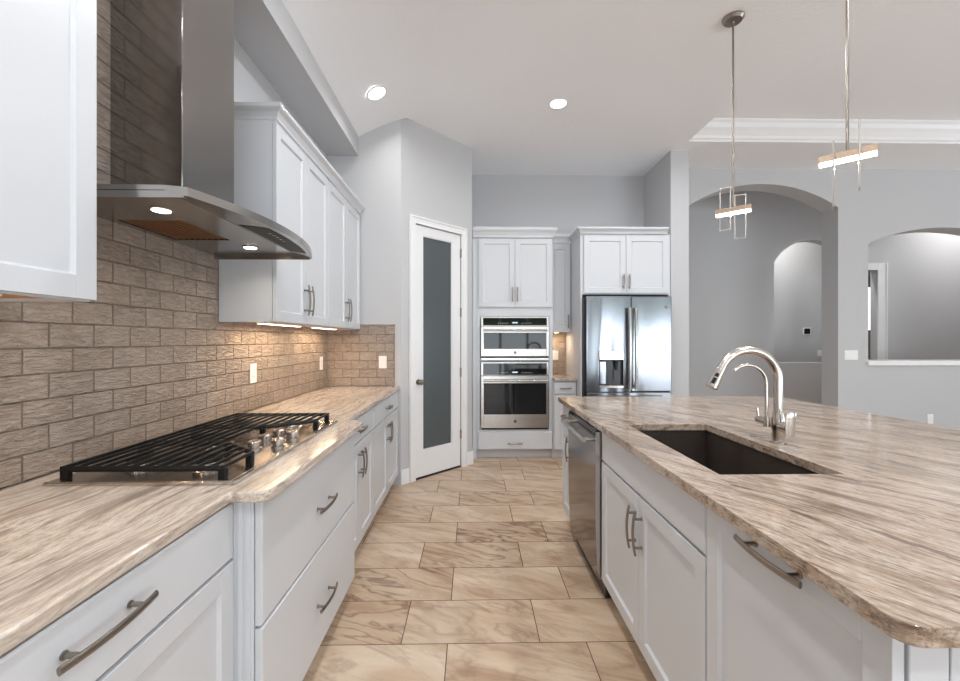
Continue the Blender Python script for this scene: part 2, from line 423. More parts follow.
# baseboards
def baseboard(name, u0, u1, F):
    bm = N(); box(bm, u0, u1, 0, .014, 0, .115, F); box(bm, u0, u1, 0, .009, .115, .14, F)
    return struct(name, bm, trim_m, bevel=.003)
baseboard('baseboard_pantry_left', -.006, D0-.066, PF)
baseboard('baseboard_pantry_right', D1+.066, PL+.006, PF)
baseboard('baseboard_pantry_return', 0, .13, Fr((PE.x, PE.y+.006, 0), (0, 1, 0), (1, 0, 0)))
baseboard('baseboard_arches', 4.44, 9.6, Fr((0, YA, 0), (1, 0, 0), (0, -1, 0)))
baseboard('baseboard_hall', 2.37, 4.6, Fr((0, 6.45, 0), (1, 0, 0), (0, -1, 0)))
baseboard('baseboard_partition', 2.17, 2.35, Fr((0, 4.53, 0), (1, 0, 0), (0, -1, 0)))

# ---- pantry door
d1 = bpy.data.objects.new('door_1', None); C.objects.link(d1); d1.location = PF((D0+D1)/2, 0, 0); d1['kind'] = 'structure'
bm = N()
for t, (wa, wb) in ((.02, (0, .018)),):
    box(bm, D0-.066, D0+.004, 0, .018, 0, DH+.066, PF); box(bm, D1-.004, D1+.066, 0, .018, 0, DH+.066, PF); box(bm, D0+.004, D1-.004, 0, .018, DH-.004, DH+.066, PF)
    box(bm, D0-.066, D0-.05, .018, .026, 0, DH+.066, PF); box(bm, D1+.05, D1+.066, .018, .026, 0, DH+.066, PF); box(bm, D0-.05, D1+.05, .018, .026, DH+.05, DH+.066, PF)
obj('casing', bm, trim_m, d1, bevel=.002)
a, b, zb, zt = D0+.008, D1-.008, .02, DH-.008
g0, g1, gz0, gz1 = .258, .648, .265, 2.355
bm = N(); W0, W1 = -.045, -.008
box(bm, a, g0, W0, W1, zb, zt, PF); box(bm, g1, b, W0, W1, zb, zt, PF); box(bm, g0, g1, W0, W1, zb, gz0, PF); box(bm, g0, g1, W0, W1, gz1, zt, PF)
leaf = obj('door_panel', bm, trim_m, d1, smooth=False)
bm = N()
for q in ((g0, g0+.012, gz0, gz1), (g1-.012, g1, gz0, gz1), (g0+.012, g1-.012, gz0, gz0+.012), (g0+.012, g1-.012, gz1-.012, gz1)):
    box(bm, q[0], q[1], -.026, -.012, q[2], q[3], PF)
obj('glazing_bead', bm, trim_m, leaf, bevel=.003)
obj('glass_pane', qbox(g0+.002, g1-.002, -.034, -.027, gz0+.002, gz1-.002, F=PF), frost_m, leaf, smooth=False)
bm = N(); c = PF(.206, -.008, .935)
tube(bm, [c, c+PN*.008], .028, 20); tube(bm, [c+PN*.008, c+PN*.035], .011, 14)
tube(bm, [c+PN*.033, c+PN*.038, c+PN*.048, c+PN*.06, c+PN*.066], [.014, .024, .028, .022, .008], 20)
obj('door_knob', bm, nickel_m, leaf)
for z in (.35, 1.0, 1.63, 2.25):
    bm = N(); box(bm, D1-.012, D1-.002, -.008, .004, z-.045, z+.045, PF); tube(bm, [PF(D1-.007, .005, z-.048), PF(D1-.007, .005, z+.048)], .006, 10)
    obj('hinge', bm, nickel_m, d1)
obj('under_door_shade', qbox(D0+.004, D1-.004, -.06, -.004, .001, .014, F=PF), gap_m, d1, smooth=False)  # dark strip standing in for the shade in the gap below the door

# doorway casing at the far hall door
bm = N(); F = Fr((0, 6.6, 0), (1, 0, 0), (0, -1, 0))
box(bm, 5.98, 6.07, 0, .02, 0, 2.57, F); box(bm, 6.48, 6.63, 0, .02, 0, 2.57, F); box(bm, 6.07, 6.48, 0, .02, 2.46, 2.57, F); box(bm, 6.605, 6.63, .02, .03, 0, 2.57, F)
struct('trim_hall_door', bm, trim_m, bevel=.003)

# ================================================================== CABINETRY
def shaker(bm, u0, u1, z0, z1, F, w0=.002, w1=.022, rail=.06, inset=.010):
    if (u1-u0) < 2.6*rail or (z1-z0) < 2.6*rail: rail = min(u1-u0, z1-z0)*.28
    a, b, c_, d = u0+rail, u1-rail, z0+rail, z1-rail
    box(bm, u0, a, w0, w1, z0, z1, F); box(bm, b, u1, w0, w1, z0, z1, F)
    box(bm, a, b, w0, w1, z0, c_, F); box(bm, a, b, w0, w1, d, z1, F)
    # sloping inner moulding then flat panel
    s = .006; wp = w1-inset
    o_ = [(a, c_), (b, c_), (b, d), (a, d)]; i_ = [(a+s, c_+s), (b-s, c_+s), (b-s, d-s), (a+s, d-s)]
    ov = [bm.verts.new(F(u, w1-.001, z)) for u, z in o_]; iv = [bm.verts.new(F(u, wp, z)) for u, z in i_]
    for j in range(4): bm.faces.new((ov[j], ov[(j+1) % 4], iv[(j+1) % 4], iv[j]))
    bm.faces.new(iv)
def slabfront(bm, u0, u1, z0, z1, F, w0=.002, w1=.022):
    box(bm, u0, u1, w0, w1-.004, z0, z1, F)
    o_ = [(u0, z0), (u1, z0), (u1, z1), (u0, z1)]; e_ = .005
    i_ = [(u0+e_, z0+e_), (u1-e_, z0+e_), (u1-e_, z1-e_), (u0+e_, z1-e_)]
    ov = [bm.verts.new(F(u, w1-.004, z)) for u, z in o_]; iv = [bm.verts.new(F(u, w1, z)) for u, z in i_]
    for j in range(4): bm.faces.new((ov[j], ov[(j+1) % 4], iv[(j+1) % 4], iv[j]))
    bm.faces.new(iv)
def pull(parent, F, u, z, L=.16, vertical=False, w0=.022, m=None):
    """arched flat bar pull on two posts"""
    bm = N(); n = 12; st = .026
    def P(t, out):
        return F(u, out, z+t) if vertical else F(u+t, out, z)
    pts = []
    for i in range(n+1):
        t = (i/n*2-1); pts.append(P(t*L/2, w0+st+.010*(1-t*t)))
    tube(bm, pts, .0078, 10, flat=.6, up=F.W)
    for s in (-1, 1):
        t = s*.66; o_ = w0+st+.010*(1-t*t)
        tube(bm, [P(t*L/2, w0), P(t*L/2, w0+.003), P(t*L/2, w0+.004), P(t*L/2, o_)], [.0075, .0075, .005, .005], 12)
    return obj('handle', bm, m or nickel_m, parent)
def cabinet(name, label, F, width, depth, z0, z1, fronts, group=None, toe=True, carcass=None, side_ext=0, inner=None, cat='cabinet', rail=.06):
    t = thing(name, label, cat, F(width/2, -depth/2, 0 if toe else z0), group)
    bm = N()
    if carcass: carcass(bm, F)
    elif inner:   # painted outside, bare wood bottom
        box(bm, 0, width, -depth, 0, z0+.012, z1, F); box(bm, 0, .018, -depth, 0, z0, z0+.012, F); box(bm, width-.018, width, -depth, 0, z0, z0+.012, F)
        box(bm, .018, width-.018, -.018, 0, z0, z0+.012, F)
        box(bm, .018, width-.018, -depth, -.018, z0+.008, z0+.0119, F, mi=1)
    else: box(bm, 0, width, -depth, 0, z0, z1, F)
    if toe: box(bm, 0, width, -depth, -.055, .001, z0-.0005, F)
    obj('carcass', bm, [cab_m, cabin_m], t, smooth=False)
    for f in fronts:
        bm = N()
        if f['k'] == 'shaker': shaker(bm, *f['r'], F, rail=rail)
        else: slabfront(bm, *f['r'], F)
        o = obj('door' if f.get('t', 'door') == 'door' else 'drawer', bm, cab_m, t, bevel=.0012, smooth=False)
        for h_ in f.get('h', []): pull(o, F, *h_)
    return t
def crown(parent, F, u0, u1, zb, zt, dl, dr, front=.022, ll=True, rr=True, name='crown'):
    """cove crown along front with mitred returns; dl/dr depth of the returns"""
    prof = [(0, 0), (.004, 0), (.008, .012), (.022, .03), (.036, .04), (.042, .046), (.042, .062), (0, .062)]
    s = (zt-zb)/.062; bm = N(); paths = []
    for d, z in prof:
        pts = []
        if ll: pts.append(F(u0-d, -dl, zb+z*s))
        pts.append(F(u0-(d if ll else 0), front+d, zb+z*s)); pts.append(F(u1+(d if rr else 0), front+d, zb+z*s))
        if rr: pts.append(F(u1+d, -dr, zb+z*s))
        paths.append([bm.verts.new(p) for p in pts])
    for a, b in zip(paths, paths[1:]+paths[:1]):
        for j in range(len(a)-1): bm.faces.new((a[j], a[j+1], b[j+1], b[j]))
    bm.faces.new([p[0] for p in paths]); bm.faces.new([p[-1] for p in paths])
    return obj(name, bm, cab_m, parent, smooth=False)

G = .0025   # reveal
LB = -.7025  # front of carcasses on the left run (door faces at about -.68)
# -- near left base cabinet
y0, y1 = .372, 1.210; wd = y1-y0; F = Fr((LB, y0, 0), (0, 1, 0), (1, 0, 0))
cabinet('base_cabinet', 'white base cabinet nearest the camera on the left, one wide drawer over a shaker door', F, wd, .628, .105, .880,
        [dict(k='slab', t='drawer', r=(G, wd-G, .716, .872), h=[(.405, .810, .205, False)]),
         dict(k='shaker', r=(G, wd-G, .112, .708))])
# -- cooktop bump-out cabinet
y0, y1 = 1.218, 2.19; wd = y1-y0; BX = -.6305; F = Fr((BX, y0, 0), (0, 1, 0), (1, 0, 0))
t = cabinet('cooktop_base_cabinet', 'white bumped-out cabinet of two deep drawers under the gas cooktop', F, wd, .70, .105, .880,
        [dict(k='slab', t='drawer', r=(.004, wd-.012, .508, .872), h=[(.500, .672, .19, False)]),
         dict(k='slab', t='drawer', r=(.004, wd-.012, .112, .500), h=[(.500, .290, .19, False)])])
bm = N(); box(bm, -.0025, -.0005, -.070, .001, .112, .876, F)
for q in (-.058, -.036, -.014): box(bm, -.0065, -.0024, q-.007, q+.007, .112, .876, F)
obj('pilaster', bm, cab_m, t, bevel=.0015)
# -- far left base cabinets
def far_base(y0, y1, label):
    wd = y1-y0; F = Fr((LB, y0, 0), (0, 1, 0), (1, 0, 0)); hw = wd/2
    return cabinet('base_cabinet', label, F, wd, .628, .105, .880,
        [dict(k='slab', t='drawer', r=(G, wd-G, .728, .872), h=[(wd/2, .80, .17, False)]),
         dict(k='shaker', r=(G, hw-G/2, .112, .720), h=[(hw-.032, .60, .16, True)]),
         dict(k='shaker', r=(hw+G/2, wd-G, .112, .720), h=[(hw+.032, .60, .16, True)])], group=None)
far_base(2.194, 2.885, 'white base cabinet just beyond the cooktop bump-out, drawer over two doors')
far_base(2.888, 3.855, 'white base cabinet at the far end of the left counter beside the pantry wall')
# -- uppers, left
UB, UT = 1.432, 2.49
def upper(y0, y1, label, lret, hz=1.580, hs=True, side='both'):
    wd = y1-y0; F = Fr((-1.052, y0, 0), (0, 1, 0), (1, 0, 0)); hw = wd/2
    fr = [dict(k='shaker', r=(G, hw-G/2, UB+.004, UT-.01), h=[(hw-.03, hz, .185, True)]), dict(k='shaker', r=(hw+G/2, wd-G, UB+.004, UT-.01), h=[(hw+.03, hz, .185, True)])]
    t = cabinet('upper_cabinet', label, F, wd, .276, UB, UT, fr, toe=False, inner=True, rail=.055)
    return t, F, wd
t, F, wd = upper(2.218, 3.015, 'white upper cabinet right beyond the range hood, two tall shaker doors', True)
crown(t, F, 0, wd, UT+.001, 2.562, .27, .27, rr=False)
t, F, wd = upper(3.018, 3.862, 'white upper cabinet farthest along the left wall, two tall shaker doors', False)
crown(t, F, 0, wd, UT+.001, 2.562, .27, .27, ll=False, rr=False)
y0, y1 = .40, 1.170; wd = y1-y0; F = Fr((-1.052, y0, 0), (0, 1, 0), (1, 0, 0)); ZN = UB+.008
t = cabinet('upper_cabinet', 'white upper cabinet nearest the camera at the left edge, before the range hood', F, wd, .276, ZN, UT,
        [dict(k='shaker', r=(G, wd-G, ZN+.004, UT-.01))], toe=False, inner=True)
crown(t, F, 0, wd, UT+.001, 2.562, .27, .27, ll=False)

# -- oven tower
OY = 4.722
F = Fr((.0, OY, 0), (1, 0, 0), (0, -1, 0))
t = thing('oven_cabinet', 'tall white cabinet tower that houses the microwave and wall oven', 'cabinet', F(.48, -.27, 0))
ox0, ox1 = .045, .905
bm = N()
box(bm, ox0, .088, -.50, .0, .105, 2.49, F); box(bm, .866, ox1, -.50, .0, .105, 2.49, F)
box(bm, .088, .866, -.50, -.48, .105, 2.49, F)
box(bm, .088, .866, -.48, 0, 1.605, 2.49, F); box(bm, .088, .866, -.48, 0, .105, .33, F); box(bm, .088, .866, -.48, -.02, 1.092, 1.108, F)
box(bm, ox0, ox1, -.50, -.07, .001, .104, F); box(bm, .0, ox0-.001, -.02, -.002, .001, 2.49, F)
obj('carcass', bm, cab_m, t, smooth=False)
mid = .4755
for r, hu in (((.068, mid-.002, 1.712, 2.478), mid-.028), ((mid+.002, .892, 1.712, 2.478), mid+.028)):
    bm = N(); shaker(bm, *r, F, rail=.058); o = obj('door', bm, cab_m, t, bevel=.0012, smooth=False); pull(o, F, hu, 1.85, .16, True)
bm = N(); slabfront(bm, .060, .898, .112, .305, F); o = obj('drawer', bm, cab_m, t, bevel=.0012, smooth=False); pull(o, F, mid, .182, .17, False)
crown(t, F, ox0-.04, ox1, 2.491, 2.60, .50, .10, ll=False)

# -- microwave
def appliance(name, label, cat, z0, z1, zc, zw0, zw1, zh, micro):
    t = thing(name, label, cat, F((.094+.857)/2, .0, z0))
    u0, u1 = .096, .858
    obj('body', qbox(u0, u1, -.45, .004, z0+.006, z1-.002, F=F), darkpl_m, t, smooth=False)
    bm = N(); box(bm, u0, u1, .005, .018, zc, z1, F)
    cp = obj('control_panel', bm, steel_m, t, bevel=.002)
    obj('panel_glass', qbox(u0+.022, u1-.022, .018, .021, zc+.006, z1-.012, F=F), blackgl_m, cp, smooth=False)
    bm = N(); m_ = (u0+u1)/2
    box(bm, m_-.03, m_+.03, .0212, .0218, zc+.030, zc+.044, F); obj('display', bm, disp_m, cp, smooth=False)
    for i in range(5):
        for q in (m_+.075+i*.025, m_-.19+i*.025): obj('button', qbox(q, q+.010, .0212, .0218, zc+.03, zc+.034, F=F), white_pl, cp, smooth=False)
    bm = N(); dz0 = z0+(.045 if micro else .02)
    box(bm, u0, u0+.03, .005, .034, dz0, zc-.005, F); box(bm, u1-.03, u1, .005, .034, dz0, zc-.005, F)
    box(bm, u0+.03, u1-.03, .005, .034, dz0, zw0, F); box(bm, u0+.03, u1-.03, .005, .034, zw1, zc-.005, F)
    dr = obj('door', bm, steel_m, t, bevel=.002, smooth=False)
    obj('window', qbox(u0+.03, u1-.03, .012, .031, zw0, zw1, F=F), blackgl_m, dr, smooth=False)
    bm = N(); pts = [F(u0+.025+(u1-u0-.05)*i/10, .075, zh) for i in range(11)]; tube(bm, pts, .0125, 14)
    for q in (u0+.05, u1-.05): box(bm, q-.012, q+.012, .034, .072, zh-.009, zh+.009, F)
    obj('handle', bm, steel_m, dr, bevel=.001)
    bm = N(); cz = (dz0+zw0)/2; tube(bm, [F(m_, .034, cz), F(m_, .037, cz)], .017, 24)
    bd = obj('badge', bm, badge_m, dr); bd['label'] = 'small round grey maker emblem'
    if micro:
        bm = N(); box(bm, u0, u1, .005, .026, z0, dz0-.018, F); obj('vent_trim', bm, steel_m, t, bevel=.002)
        obj('vent_slot', qbox(u0+.01, u1-.01, .004, .010, dz0-.017, dz0-.001, F=F), gap_m, t, smooth=False)
    else:
        obj('vent_slot', qbox(u0+.01, u1-.01, .004, .014, z0, dz0-.001, F=F), gap_m, t, smooth=False)
    return t
appliance('microwave_oven', 'stainless built-in microwave with dark window, mounted above the wall oven', 'microwave', 1.112, 1.60, 1.497, 1.24, 1.42, 1.448, True)
appliance('built_in_oven', 'stainless wall oven with a big black window, below the microwave', 'oven', .333, 1.09, .94, .505, .855, .885, False)

# -- small niche cabinet between tower and fridge
NX0, NX1 = .9075, 1.1695
F = Fr((NX0, 4.70, 0), (1, 0, 0), (0, -1, 0)); wd = NX1-NX0
cabinet('base_cabinet', 'narrow white base cabinet between the oven tower and the refrigerator', F, wd, .53, .105, .880,
    [dict(k='slab', t='drawer', r=(.012, wd-.008, .735, .868), h=[(wd/2, .80, .13, False)]), dict(k='shaker', r=(.012, wd-.008, .112, .727))])
bm = N(); box(bm, 0, wd-.002, -.53, .045, .882, .914, F)
tag(obj('stone_countertop', bm, stoneL_m, bevel=.004), 'short brown stone counter in the lit niche left of the refrigerator', 'countertop')
F = Fr((NX0, 4.98, 0), (1, 0, 0), (0, -1, 0))
t = cabinet('upper_cabinet', 'narrow white upper cabinet over the lit niche beside the refrigerator', F, wd, .255, UB, 2.49,
    [dict(k='shaker', r=(.01, wd-.008, UB+.004, 2.478), h=[(wd-.035, 1.56, .16, True)])], toe=False, inner=True)
crown(t, F, 0, wd, 2.491, 2.592, .25, .25, ll=False, rr=False)
bm = N(); box(bm, NX0, NX1, 5.238, YB, .915, 1.44)
tag(obj('tile_backsplash', bm, tileX_m, smooth=False), 'small patch of warm tan tile in the niche left of the refrigerator', 'backsplash')

# -- fridge surround cabinet
F = Fr((1.172, 4.535, 0), (1, 0, 0), (0, -1, 0)); wd = 2.155-1.172
def fc(bm, F):
    box(bm, 0, .02, -.70, 0, .001, 2.49, F); box(bm, wd-.018, wd, -.70, 0, .001, 2.49, F); box(bm, .02, wd-.018, -.70, 0, 1.835, 2.49, F)
t = cabinet('refrigerator_cabinet', 'white two-door cabinet with tall side panels above the refrigerator', F, wd, .70, 1.835, 2.49,
    [dict(k='shaker', r=(.035, .49, 1.848, 2.472), h=[(.462, 1.97, .16, True)]), dict(k='shaker', r=(.494, .955, 1.848, 2.472), h=[(.522, 1.97, .16, True)])], toe=False, carcass=fc)
crown(t, F, 0, wd-.042, 2.491, 2.555, .38, .38, rr=False)

# -- refrigerator
FY = 4.43
F = Fr((0, FY, 0), (1, 0, 0), (0, -1, 0))
t = thing('refrigerator', 'stainless french-door refrigerator with water dispenser, behind the island', 'refrigerator', F(1.66, -.35, 0))
obj('body', qbox(1.197, 2.128, -.76, -.065, .03, 1.795, F=F), darkpl_m, t, smooth=False)
for nm, u0, u1 in (('door', 1.212, 1.683), ('door', 1.691, 2.125)):
    bm = N()
    if u0 < 1.5:  # leave a recess for the dispenser
        a, b, z0, z1 = 1.345, 1.605, .83, 1.215
        box(bm, u0, a, -.062, 0, .79, 1.805, F); box(bm, b, u1, -.062, 0, .79, 1.805, F)
        box(bm, a, b, -.062, 0, .79, z0, F); box(bm, a, b, -.062, 0, z1, 1.805, F); box(bm, a, b, -.062, -.05, z0, z1, F)
        bmesh.ops.remove_doubles(bm, verts=bm.verts, dist=1e-5)
    else: box(bm, u0, u1, -.062, 0, .79, 1.805, F)
    o = obj(nm, bm, fridge_m, t, smooth=False, bevel=(.010 if u0 > 1.5 else 0), seg=3)
    if u0 < 1.5:
        ds = obj('water_dispenser', qbox(a, b, -.048, -.044, z0, z1, F=F), darkpl_m, o, smooth=False)
        bm = N(); box(bm, a-.004, b+.004, -.044, .016, 1.125, 1.222, F); obj('dispenser_panel', bm, steel_m, ds, bevel=.006)
        bm = N(); box(bm, a, b, -.044, .012, z0, z0+.025, F); obj('drip_tray', bm, steel_m, ds, bevel=.003)
        bm = N(); box(bm, a, a+.085, -.044, -.002, z0+.03, 1.12, F); obj('chrome_column', bm, fridge_m, ds, bevel=.015, seg=3)
        bm = N(); tube(bm, [F(1.535, -.02, 1.12), F(1.535, -.02, 1.02)], [.022, .012], 14); box(bm, 1.51, 1.56, -.034, -.028, .92, 1.04, F); obj('nozzle', bm, darkpl_m, ds)
        hu = 1.655
        bm = N(); tube(bm, [F(1.235, .0, 1.765), F(1.235, .003, 1.765)], .013, 18); 
        bm.free()
    else:
        hu = 1.722
        bm = N(); tube(bm, [F(2.062, 0, 1.69), F(2.062, .004, 1.69)], .017, 20); bd = obj('badge', bm, badge_m, o); bd['label'] = 'small round dark maker emblem'
    bm = N(); pts = [F(hu, .048+.012*(1-(2*i/14-1)**2), .82+.86*i/14) for i in range(15)]; tube(bm, pts, .019, 16, flat=.8, up=Vector((0, 1, 0)))
    for z in (.85, 1.65): tube(bm, [F(hu, 0, z), F(hu, .052, z)], .012, 12)
    obj('handle', bm, steelv_m, o)
for z0, z1 in ((.44, .782), (.06, .432)):
    o = obj('freezer_drawer', qbox(1.212, 2.125, -.062, 0, z0, z1, F=F), fridge_m, t, bevel=.008, smooth=False, seg=3)
    bm = N(); tube(bm, [F(1.30, .05, z1-.05), F(2.04, .05, z1-.05)], .012, 12)
    for u in (1.34, 2.0): tube(bm, [F(u, 0, z1-.05), F(u, .05, z1-.05)], .010, 10)
    obj('handle', bm, steelv_m, o)

# ================================================================== TILE + COUNTERS LEFT
bm = N(); TXF = XL+.008
XW = XL+.0006
box(bm, XW, TXF, -.5, YE-.011, .915, 1.4305); box(bm, XW, TXF, 1.1715, 2.2165, 1.4305, 3.034)
box(bm, XW, TXF, .39, 1.171, 1.4305, 1.4385)
tag(obj('tile_backsplash', bm, tileY_m, smooth=False), 'glossy taupe subway tile covering the left wall around the cooktop and hood', 'backsplash')
bm = N(); box(bm, TXF, -.722, YE-.010, YE-.0005, .915, 1.4305); box(bm, -1.045, -.722, YE-.010, YE-.0005, 1.4305, 1.482); box(bm, -.722, -.716, YE-.012, YE-.0005, .915, 1.485)
tag(obj('tile_backsplash', bm, tileX_m, smooth=False), 'taupe subway tile on the short end wall beside the pantry', 'backsplash')
bm = N()
def arc(cx, cy, r, a0, a1, n=6): return [(cx+r*math.cos(R(a0+(a1-a0)*i/n)), cy+r*math.sin(R(a0+(a1-a0)*i/n))) for i in range(n+1)]
pts = [(TXF, -.5), (-.671, -.5), (-.671, 1.172)] + arc(-.605, 1.212, .04, -90, -8, 6) + [(-.567, 2.15)] + arc(-.60, 2.17, .033, 0, 60, 4) + [(-.668, 2.255), (-.671, YE-.012), (TXF, YE-.012)]
prism(bm, pts, .8825, .914)
tag(obj('stone_countertop', bm, stoneL_m, bevel=.005), 'long beige veined stone countertop along the left wall under the cooktop', 'countertop')

# ---------------------------------------------------------------- cooktop
KX0, KX1, KY0, KY1 = -1.238, -.690, 1.228, 2.166
t = thing('gas_cooktop', 'stainless gas cooktop with black cast iron grates set in the left counter', 'cooktop', ((KX0+KX1)/2, (KY0+KY1)/2, .914))
cook_m = stainless('cooktop_steel', srgb(206, 198, 190), .20, 1)
bm = N(); box(bm, KX0, KX1, KY0, KY1, .9145, .922); box(bm, KX0+.012, KX1-.018, KY0+.012, KY1-.012, .922, .9235); box(bm, KX0+.002, KX1-.002, KY0+.002, KY0+.008, .922, .9245); box(bm, KX1-.008, KX1-.002, KY0+.008, KY1-.002, .922, .9245)
obj('body', bm, cook_m, t, bevel=.002)
CY = (KY0+KY1)/2; zt = .966
def grate(kind):
    bm = N(); bw = .004; x0, x1 = -1.20, -.735
    if kind == 'near': ya, yb = KY0+.015, KY0+.325
    elif kind == 'far': ya, yb = KY1-.325, KY1-.015
    else: ya, yb = KY0+.331, KY1-.331
    XN = -.90  # notch start
    xe = x1 if kind != 'mid' else XN
    n = 12; xs = [x0+(x1-x0)*i/n for i in range(n+1)]
    def lim(x):
        a, b = ya, yb
        if kind == 'near' and x > XN: b = yb-(x-XN)*.85
        if kind == 'far' and x > XN: a = ya+(x-XN)*.85
        return a, b
    for x in xs:
        if x > xe+.001: continue
        a, b = lim(x)
        box(bm, x-bw, x+bw, a, b, zt-.010, zt)
    # cross frames
    def rail(p, q):
        p, q = Vector((*p, zt-.009)), Vector((*q, zt-.009)); tube(bm, [p, q], .0095, 4)
    A = lim(x0); B = lim(xe)
    if kind == 'near': rail((x0, ya+.006), (x1, ya+.006)); rail((x0, yb-.006), (XN, yb-.006)); rail((XN, yb-.006), (x1, B[1]))
    elif kind == 'far': rail((x0, yb-.006), (x1, yb-.006)); rail((x0, ya+.006), (XN, ya+.006)); rail((XN, ya+.006), (x1, B[0]))
    else: rail((x0, ya+.006), (xe, ya+.006)); rail((x0, yb-.006), (xe, yb-.006))
    for x in (x0+.004, xe-.004):
        a, b = lim(x)
        for y in (a+.012, b-.012):
            box(bm, x-.010, x+.010, y-.010, y+.010, .9237, zt-.012)
    return obj('grate', bm, black_m, t, bevel=.0015)
for kk in ('near', 'mid', 'far'): grate(kk)
for bx_, by_, r in ((-.865, 1.385, .045), (-1.085, 1.385, .034), (-1.045, CY, .055), (-1.085, 2.01, .038), (-.865, 2.01, .034)):
    bm = N(); lathe(bm, (bx_, by_, .9237), [(r*1.5, 0), (r*1.45, .003), (r*1.0, .006), (r*.95, .018), (r*.5, .018)])
    bu = obj('burner', bm, cook_m, t)
    bm = N(); lathe(bm, (bx_, by_, .9422), [(r*.98, 0), (r, .004), (r*.95, .010), (r*.3, .012)]); obj('burner_cap', bm, black_m, bu)
for x, y in ((-.825, 1.60), (-.835, 1.70), (-.825, 1.80), (-.752, 1.635), (-.752, 1.765)):
    bm = N(); lathe(bm, (x, y, .9238), [(.025, 0), (.025, .005), (.018, .007), (.018, .012), (.024, .014), (.024, .028), (.021, .031), (.004, .031)]); box(bm, x-.003, x+.003, y-.019, y+.019, .9549, .9585)
    obj('knob', bm, chrome_m, t)

# ---------------------------------------------------------------- range hood
HY0, HY1 = 1.238, 2.188; HCY = 1.729; HZ = 1.752; HX = -.90; HB = XL+.0085
t = thing('range_hood', 'stainless chimney range hood with a curved front over the gas cooktop', 'range hood', (HB+.25, HCY, HZ))
bm = N(); n = 48
def bow(y): s = (y-HY0)/(HY1-HY0)*2-1; return -.832+.092*(1-s*s)
top, mid_, bot = [], [], []
ys = [HY0+(HY1-HY0)*i/n for i in range(n+1)]
# lip ring: outer top edge, outer bottom edge, inner bottom edge on the flat plate
HP = HZ+.022   # underside plate sits up inside the rim
ot = [bm.verts.new((bow(y), y, HZ+.030)) for y in ys]; ob = [bm.verts.new((bow(y), y, HZ+.004)) for y in ys]
oi = [bm.verts.new((bow(y)-.006, y, HZ+.004)) for y in ys]
ib = [bm.verts.new((HX, y, HP)) for y in ys]; it = [bm.verts.new((-.90, y, HZ+.036)) for y in ys]
bb = [bm.verts.new((HB, y, HP)) for y in ys]; bt = [bm.verts.new((HB, y, HZ+.04)) for y in ys]
for a, b in ((ot, ob), (ob, oi), (oi, ib), (it, ot), (bt, it), (bb, bt)):
    for i in range(n): bm.faces.new((a[i], a[i+1], b[i+1], b[i]))
for i in (0, n):
    bm.faces.new((bb[i], ib[i], it[i], bt[i])); bm.faces.new((ib[i], oi[i], ot[i], it[i])); bm.faces.new((oi[i], ob[i], ot[i]))
# side and back rims hanging to the lower edge
box(bm, HB, -.842, HY0+.0006, HY0+.008, HZ, HP-.0015); box(bm, HB, -.842, HY1-.008, HY1-.0006, HZ, HP-.0015)
fx0, fx1, fy0, fy1 = HB+.03, -1.06, 1.552, 1.858
def under(x0, x1, y0, y1): box(bm, x0, x1, y0, y1, HP-.001, HP+.002)
under(HB, fx0, HY0+.008, HY1-.008); under(fx1, HX, HY0+.008, HY1-.008); under(fx0, fx1, HY0+.008, fy0); under(fx0, fx1, fy1, HY1-.008)
can = obj('canopy', bm, hood_m, t, smooth=False)
filt_m = stainless('filter_reflection', srgb(168, 124, 84), .3, 1)  # brown reflection painted into the filter's metal colour
bm = N(); box(bm, fx0+.002, fx1-.002, fy0+.002, fy1-.002, HP+.006, HP+.010)
for i in range(9):
    x0 = fx0+.006+(fx1-fx0-.012)*i/9; box(bm, x0, x0+.012, fy0+.002, fy1-.002, HP+.003, HP+.006)
obj('grease_filter', bm, filt_m, t, smooth=False)
# control strip hugging the bowed lip underside
bm = N(); m_ = 8; ya, yb = HCY-.13, HCY+.33
def lp(y, s): # point on lip underside
    return Vector(((bow(y)-.006)*(1-s)+HX*s, y, (HZ+.004)*(1-s)+HP*s-.0012))
yy = [ya+(yb-ya)*i/10 for i in range(11)]
A_ = [bm.verts.new(lp(y, .16)) for y in yy]; B_ = [bm.verts.new(lp(y, .9)) for y in yy]
for i in range(10): bm.faces.new((A_[i], A_[i+1], B_[i+1], B_[i]))
cs = obj('control_strip', bm, black_m, can)
for i in range(5):
    bm = N(); p = lp(HCY-.05+i*.032, .38); tube(bm, [p, p-Vector((0, 0, .003))], .006, 10)
    obj('button', bm, chrome_m, cs)
for y in (1.426, 1.990):
    bm = N(); lathe(bm, (-1.045, y, HP-.0046), [(.034, 0), (.036, .0032), (.03, .0034)], 24); l_ = obj('lamp_ring', bm, chrome_m, t)
    bm = N(); lathe(bm, (-1.045, y, HP-.0056), [(.027, 0), (.027, .0009)], 20); obj('lamp', bm, hoodlamp_m, l_)
    area('hood_lamp_light', (-1.045, y, HP-.009), (0, 0, 0), .05, .05, .7, (1, .90, .78), 'DISK', 140)
# chimney in two telescoping sleeves
CX = -1.068
bm = N(); box(bm, HB, CX, HCY-.168, HCY+.168, HZ+.041, 2.98); box(bm, HB, CX-.006, HCY-.163, HCY+.163, 2.98, 3.034)
obj('chimney', bm, chim_m, t, bevel=.002)

